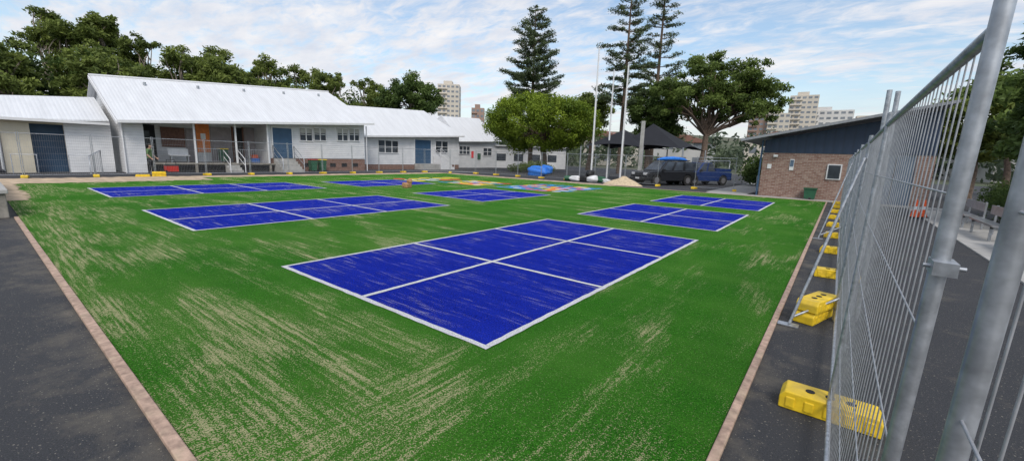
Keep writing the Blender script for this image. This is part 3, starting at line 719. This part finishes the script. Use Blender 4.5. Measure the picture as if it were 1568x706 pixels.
# ------------------------------------------------------------------ vehicles
def vehicle(name,x,y,yaw,paint,ute=False,load=False):
    e=empty(name,(x,y,0),yaw); W=.92
    prof=[(-2.35,.45),(-2.38,.95),(-2.3,1.02),(-1.2,1.06),(1.15,1.04),(2.15,.98),(2.36,.82),(2.38,.42),(1.95,.36),(1.87,.62),(1.65,.8),(1.35,.8),(1.13,.62),(1.05,.33),(-1.05,.33),(-1.13,.62),(-1.35,.8),(-1.65,.8),(-1.87,.62),(-1.95,.4)]
    a=MB(); a.prismY(-W,W,prof,paint); a.obj('body',e,bevel=.05)
    a=MB(); xr=-.55 if ute else -2.1
    lo=[(xr-.1,1.04),(1.2,1.04)]; hi=[(xr+.12,1.72),(.45,1.72)]
    wl,wh=.88,.72
    V=[(lo[0][0],-wl,1.04),(lo[1][0],-wl,1.04),(lo[1][0],wl,1.04),(lo[0][0],wl,1.04),(hi[0][0],-wh,1.74),(hi[1][0],-wh,1.74),(hi[1][0],wh,1.74),(hi[0][0],wh,1.74)]
    a.add(V,[(0,1,5,4),(1,2,6,5),(2,3,7,6),(3,0,4,7),(4,5,6,7)],paint); a.obj('cabin',e,bevel=.05)
    a=MB()
    def gl(p,q,r,s,out):
        ps=[Vector(t) for t in (p,q,r,s)]; c=sum(ps,Vector())/4; ps=[c+(t-c)*.86+Vector(out)*.03 for t in ps]
        ps2=[t-Vector(out)*.02 for t in ps]; a.add(ps+ps2,[(0,1,2,3),(7,6,5,4),(0,4,5,1),(1,5,6,2),(2,6,7,3),(3,7,4,0)],'glass')
    gl(V[1],V[2],V[6],V[5],(.7,0,.5)); gl(V[3],V[0],V[4],V[7],(-.95,0,.2))
    for s,(i,j,k,l) in ((-1,(0,1,5,4)),(1,(3,2,6,7))):
        A,Bq,Cq,Dq=[Vector(V[t]) for t in (i,j,k,l)]
        n=2 if ute else 3
        for w in range(n):
            t0=w/n+.02; t1=(w+1)/n-.02
            gl(A.lerp(Bq,t0),A.lerp(Bq,t1),Dq.lerp(Cq,t1),Dq.lerp(Cq,t0),(0,s,.2))
    a.obj('windows',e)
    a=MB()
    for wx in (-1.5,1.5):
        for s in (-1,1):
            a.tube([(wx,s*.70,.38),(wx,s*.94,.38)],.38,'rubber',20); a.tube([(wx,s*.93,.38),(wx,s*.955,.38)],.22,'chrome',12)
    a.obj('wheels',e)
    a=MB()
    for s in (-1,1):
        a.box(2.3,2.37,s*.62-.17,s*.62+.17,.74,.9,'lamp'); a.box(-2.38,-2.33,s*.78-.09,s*.78+.09,.65,.95,'red')
        a.cbox((.95,s*1.0,1.12),(.12,.2,.16),'black')
    a.box(2.33,2.4,-.4,.4,.66,.9,'black'); a.box(2.38,2.48,-.85,.85,.38,.58,'black'); a.box(2.485,2.5,-.2,.2,.44,.56,'white')
    a.box(-2.46,-2.37,-.85,.85,.4,.56,'black')
    a.obj('lights_and_bumpers',e)
    if ute:
        a=MB(); a.box(-2.3,-.72,-.86,-.8,1.07,1.3,paint); a.box(-2.3,-.72,.8,.86,1.07,1.3,paint); a.box(-2.32,-2.26,-.86,.86,1.07,1.3,paint)
        a.tube([(-2.2,-.75,1.1),(-2.2,-.75,1.9),(-2.2,.75,1.9),(-2.2,.75,1.1)],.03,'galv',6); a.tube([(.3,-.62,1.85),(-2.3,-.62,1.92)],.03,'galv',6); a.tube([(.3,.62,1.85),(-2.3,.62,1.92)],.03,'galv',6)
        a.tube([(.2,-.62,1.75),(.2,-.62,1.86),(.2,.62,1.86),(.2,.62,1.75)],.025,'galv',6); a.obj('tray_and_rack',e)
    if load:
        a=MB()
        for xx in (-1.6,-.6,.3): a.tube([(xx,-.75,1.78),(xx,.75,1.78)],.025,'black',6)
        a.box(-1.8,.4,-.7,-.66,1.8,1.86,'black'); a.box(-1.8,.4,.66,.7,1.8,1.86,'black')
        a.tube([(-2.0,.2,1.86),(-1.6,.2,1.92),(-.6,.2,1.95),(.4,.2,1.92),(.95,.2,1.86)],[.03,.12,.16,.12,.03],'blue',12)
        a.tube([(-1.7,-.38,1.9),(-1.6,-.38,1.92),(.3,-.38,1.92),(.4,-.38,1.9)],[.06,.13,.13,.06],'black',10)
        a.obj('roof_rack_load',e)
    return e
vehicle('parked_four_wheel_drive',-10.5,32.1,math.radians(-118),'blackpaint',load=True)
vehicle('parked_utility_truck',-8.8,35.6,math.radians(-120),'bluepaint',ute=True)

# ------------------------------------------------------------------ piles and small things
def mound(name,x,y,rx,ry,h,mat,seed=0,n=28,rough=.12):
    r=random.Random(seed); vs=[(x,y,h)];fs=[]; rings=8
    ph=[r.uniform(0,6.28) for _ in range(4)]
    for i in range(1,rings+1):
        q=i/rings
        for k in range(n):
            t=6.283*k/n; w=1+.14*math.sin(2*t+ph[0])+.08*math.sin(5*t+ph[1])
            vs.append((x+rx*q*w*math.cos(t),y+ry*q*w*math.sin(t),max(.0,h*(1-q)**.9*(1+rough*math.sin(4*t+ph[2]+q*5))+r.uniform(-.01,.01)*(q<1))))
    for k in range(n): fs.append((0,1+k,1+(k+1)%n))
    for i in range(rings-1):
        for k in range(n): fs.append((1+i*n+k,1+(i+1)*n+k,1+(i+1)*n+(k+1)%n,1+i*n+(k+1)%n))
    a=MB(); a.add(vs,fs,mat,True); return a.obj(name)
mound('sand_pile',-12.0,28.3,1.25,.9,.62,'sand',3)
def lumpy(a,c,s,mat,seed):
    r=random.Random(seed); bm=bmesh.new(); bmesh.ops.create_icosphere(bm,subdivisions=3,radius=1)
    ph=[r.uniform(0,6.28) for _ in range(6)]
    vs=[]
    for v in bm.verts:
        p=v.co; k=1+.12*math.sin(3*p.x+ph[0])+.1*math.sin(4*p.y+ph[1])+.08*math.sin(7*p.z+ph[2]+2*p.x)
        q=Vector((math.copysign(abs(p.x)**.7,p.x),math.copysign(abs(p.y)**.7,p.y),math.copysign(abs(p.z)**.8,p.z)))*k
        vs.append((c[0]+q.x*s[0],c[1]+q.y*s[1],max(.005,c[2]+q.z*s[2])))
    a.add(vs,[tuple(v.index for v in f.verts) for f in bm.faces],mat,True); bm.free()
a=MB()
for i,(dx,dy,s,m) in enumerate([(-.9,0,.35,'white'),(-.3,.2,.4,'black'),(.3,-.1,.38,'white'),(.9,.2,.33,'green'),(.1,.1,.3,'black'),(1.3,0,.25,'white')]):
    lumpy(a,(-15.2+dx,29.0+dy*.8+dx*.35,s*.6 if i!=4 else .65),(s*1.2,s,s*.7),m,i)
for k in range(3): a.tube([(-17+k*.45,28.6+.2*k,.2),(-16.2+k*.45,29.0+.2*k,.2)],.19,'green',12)
a.obj('rubbish_bag_pile')
a=MB(); lumpy(a,(-21.9,32.2,.42),(.95,.7,.45),'blue',9); lumpy(a,(-21.2,32.6,.6),(.5,.4,.45),'blue',12); a.obj('blue_tarp_pile')
a=MB(); lumpy(a,(-17.3,13.6,.14),(.26,.18,.14),'tan',21); lumpy(a,(-17.22,13.7,.34),(.15,.12,.12),'tan',22); a.obj('sandbag')
a=MB(); a.box(-32.6,-32.1,7.4,8.0,.15,.5,'red'); a.box(-32.62,-32.08,7.38,8.02,.505,.55,'black'); a.tube([(-32.35,7.45,.55),(-32.35,7.5,.85),(-32.35,7.9,.85),(-32.35,7.95,.55)],.02,'black',6)
a.tube([(-32.55,7.38,.12),(-32.55,7.44,.12)],.12,'rubber',10); a.tube([(-32.15,7.38,.12),(-32.15,7.44,.12)],.12,'rubber',10); a.obj('red_generator')

# ------------------------------------------------------------------ person
def person(x,y,yaw):
    J=[('pelvis',(0,0,.95),.15,-1),('waist',(0,0,1.1),.135,0),('chest',(.02,0,1.32),.165,1),('neckb',(.02,0,1.47),.09,2),('neck',(.03,0,1.54),.055,3),
       ('hipL',(0,.10,.9),.1,0),('kneeL',(.06,.12,.5),.065,5),('ankL',(-.02,.13,.09),.042,6),('toeL',(.17,.15,.04),.04,7),
       ('hipR',(0,-.10,.9),.1,0),('kneeR',(.02,-.12,.5),.065,9),('ankR',(-.08,-.13,.09),.042,10),('toeR',(.11,-.15,.04),.04,11),
       ('shL',(.0,.19,1.43),.065,3),('elL',(.02,.26,1.15),.045,13),('wrL',(.2,.24,.98),.03,14),
       ('shR',(.0,-.19,1.43),.065,3),('elR',(.0,-.26,1.14),.045,16),('wrR',(.16,-.24,.95),.03,17)]
    me=bpy.data.meshes.new('body'); me.from_pydata([j[1] for j in J],[(i,j[3]) for i,j in enumerate(J) if j[3]>=0],[])
    o=bpy.data.objects.new('body_tmp',me); COL.objects.link(o)
    sk=o.modifiers.new('s','SKIN'); 
    for i,j in enumerate(J): me.skin_vertices[0].data[i].radius=(j[2],j[2]); 
    me.skin_vertices[0].data[0].use_root=True
    o.modifiers.new('ss','SUBSURF').levels=2
    dg=bpy.context.evaluated_depsgraph_get(); m2=bpy.data.meshes.new_from_object(o.evaluated_get(dg))
    bpy.data.objects.remove(o)
    m2.materials.clear()
    for k in ('pants','shirt','skin','black'): m2.materials.append(M[k])
    for p in m2.polygons:
        c=p.center; p.use_smooth=True
        arm=abs(c.y)>.2 and c.z<1.3
        if arm: p.material_index=1 if c.z>1.18 else 2
        elif c.z<.12: p.material_index=3
        elif c.z<.98: p.material_index=0
        elif c.z<1.5: p.material_index=1
        else: p.material_index=2
    e=empty('standing_worker',(x,y,0),yaw)
    b=bpy.data.objects.new('body',m2); COL.objects.link(b); b.parent=e
    a=MB(); c=(.05,0,1.66)
    bm=bmesh.new(); bmesh.ops.create_uvsphere(bm,u_segments=20,v_segments=14,radius=1)
    vs=[]
    for v in bm.verts:
        p=v.co; k=1-.22*max(0,-p.z); vs.append((c[0]+p.x*.098*k,c[1]+p.y*.076*k,c[2]+p.z*.118))
    fa=[tuple(v.index for v in f.verts) for f in bm.faces]; cen=[f.calc_center_median() for f in bm.faces]; bm.free()
    a.add(vs,[f for f,q in zip(fa,cen) if not(q.z>.35 or (q.x<-.1 and q.z>-.4))],'skin',True)
    a.add([tuple(Vector(c)+(Vector(v)-Vector(c))*1.05) for v in vs],[f for f,q in zip(fa,cen) if q.z>.3 or (q.x<-.05 and q.z>-.45)],'hair',True)
    a.add([(c[0]+.09,c[1]-.014,c[2]-.03),(c[0]+.09,c[1]+.014,c[2]-.03),(c[0]+.12,c[1],c[2]-.025),(c[0]+.09,c[1],c[2]+.02)],[(0,1,2),(0,2,3),(1,3,2)],'skin')
    for s in (-1,1):
        a.cbox((c[0]+.088,c[1]+s*.03,c[2]+.012),(.012,.022,.01),'black'); a.cbox((c[0]-.005,c[1]+s*.078,c[2]-.01),(.03,.012,.05),'skin')
    a.cbox((c[0]+.083,c[1],c[2]-.065),(.012,.04,.008),'red')
    a.obj('head',e)
    a=MB()
    for (wx,wy,wz) in ((.2,.24,.98),(.16,-.24,.95)):
        d=Vector((.7,0,-.7)).normalized(); w=Vector((wx,wy,wz))
        a.tube([w,w+d*.04,w+d*.09],[.026,.036,.034],'skin',8)
        for k in range(4):
            o=Vector((0,(k-1.5)*.019,0)); l=(.07,.08,.075,.06)[k]; p=w+d*.085+o
            a.tube([p,p+d*l*.5,p+d*l*.8+Vector((-.02,0,-.02))],[.009,.0085,.007],'skin',6)
        a.tube([w+d*.03+Vector((.02,0,.02)),w+d*.07+Vector((.045,0,.03)),w+d*.1+Vector((.05,0,.02))],[.011,.01,.008],'skin',6)
    a.obj('hands',e)
person(-31.4,6.55,math.radians(55))

# ------------------------------------------------------------------ light, sky, camera
sun=bpy.data.lights.new('sun','SUN'); sun.energy=2.0; sun.angle=math.radians(20); sun.color=(1,.95,.88)
so=bpy.data.objects.new('sun',sun); COL.objects.link(so)
to=Vector((.5,-.45,.72)).normalized(); so.rotation_euler=to.to_track_quat('Z','Y').to_euler(); so.location=(0,0,60)
w=bpy.data.worlds.new('World'); S.world=w; w.use_nodes=True; nt=w.node_tree; bg=nt.nodes['Background']
sky=nt.nodes.new('ShaderNodeTexSky'); sky.sky_type='NISHITA'; sky.sun_disc=False
sky.sun_elevation=math.asin(to.z); sky.sun_rotation=math.atan2(to.x,to.y); sky.air_density=1.1; sky.dust_density=1.5
tc=nt.nodes.new('ShaderNodeTexCoord'); sx=nt.nodes.new('ShaderNodeSeparateXYZ'); L(nt,tc.outputs['Generated'],sx.inputs[0])
den=math_(nt,'ADD',math_(nt,'MAXIMUM',sx.outputs[2],0.0),.16)
cb=nt.nodes.new('ShaderNodeCombineXYZ'); L(nt,math_(nt,'DIVIDE',sx.outputs[0],den),cb.inputs[0]); L(nt,math_(nt,'DIVIDE',sx.outputs[1],den),cb.inputs[1])
v1=mapping(nt,cb.outputs[0],(1.0,1.9,1),(3.1,1.7,0),(0,0,.5))
n1=noise(nt,v1,.75,6,.6,.5); n2=noise(nt,mapping(nt,cb.outputs[0],(1.4,2.6,1),(1,4,0),(0,0,.9)),4.2,5,.62,.5); n3=noise(nt,cb.outputs[0],.35,2,.5)
cov=math_(nt,'ADD',math_(nt,'ADD',math_(nt,'MULTIPLY',n1,.50),math_(nt,'MULTIPLY',n2,.38)),math_(nt,'MULTIPLY',n3,.25))
mask=maprange(nt,cov,.475,.65,.08,.95,True)
hz=maprange(nt,sx.outputs[2],0,.20,.82,0,True)
mask=math_(nt,'MAXIMUM',mask,hz)
shade=noise(nt,v1,2.2,5,.6)
cc=mixc(nt,maprange(nt,shade,.32,.68),(4.6,4.9,5.6),(6.5,6.35,6.35))
cc=mixc(nt,hz,cc,(5.7,5.6,5.8))
skc=mixc(nt,1.0,sky.outputs[0],(1.15,1.2,1.2),'MULTIPLY')
c=mixc(nt,mask,skc,cc)
L(nt,c,bg.inputs[0]); bg.inputs[1].default_value=.15
cam=bpy.data.cameras.new('camera'); co=bpy.data.objects.new('camera',cam); COL.objects.link(co)
cam.sensor_width=36; cam.lens=14.763; cam.clip_start=.02; cam.clip_end=5000
co.matrix_world=Matrix(((.7886,-.1335,.6002,0),(.614,.1189,-.7803,0),(.0328,.9839,.1757,1.8),(0,0,0,1)))
S.camera=co
S.view_settings.view_transform='Standard'; S.view_settings.look='None'; S.view_settings.exposure=0
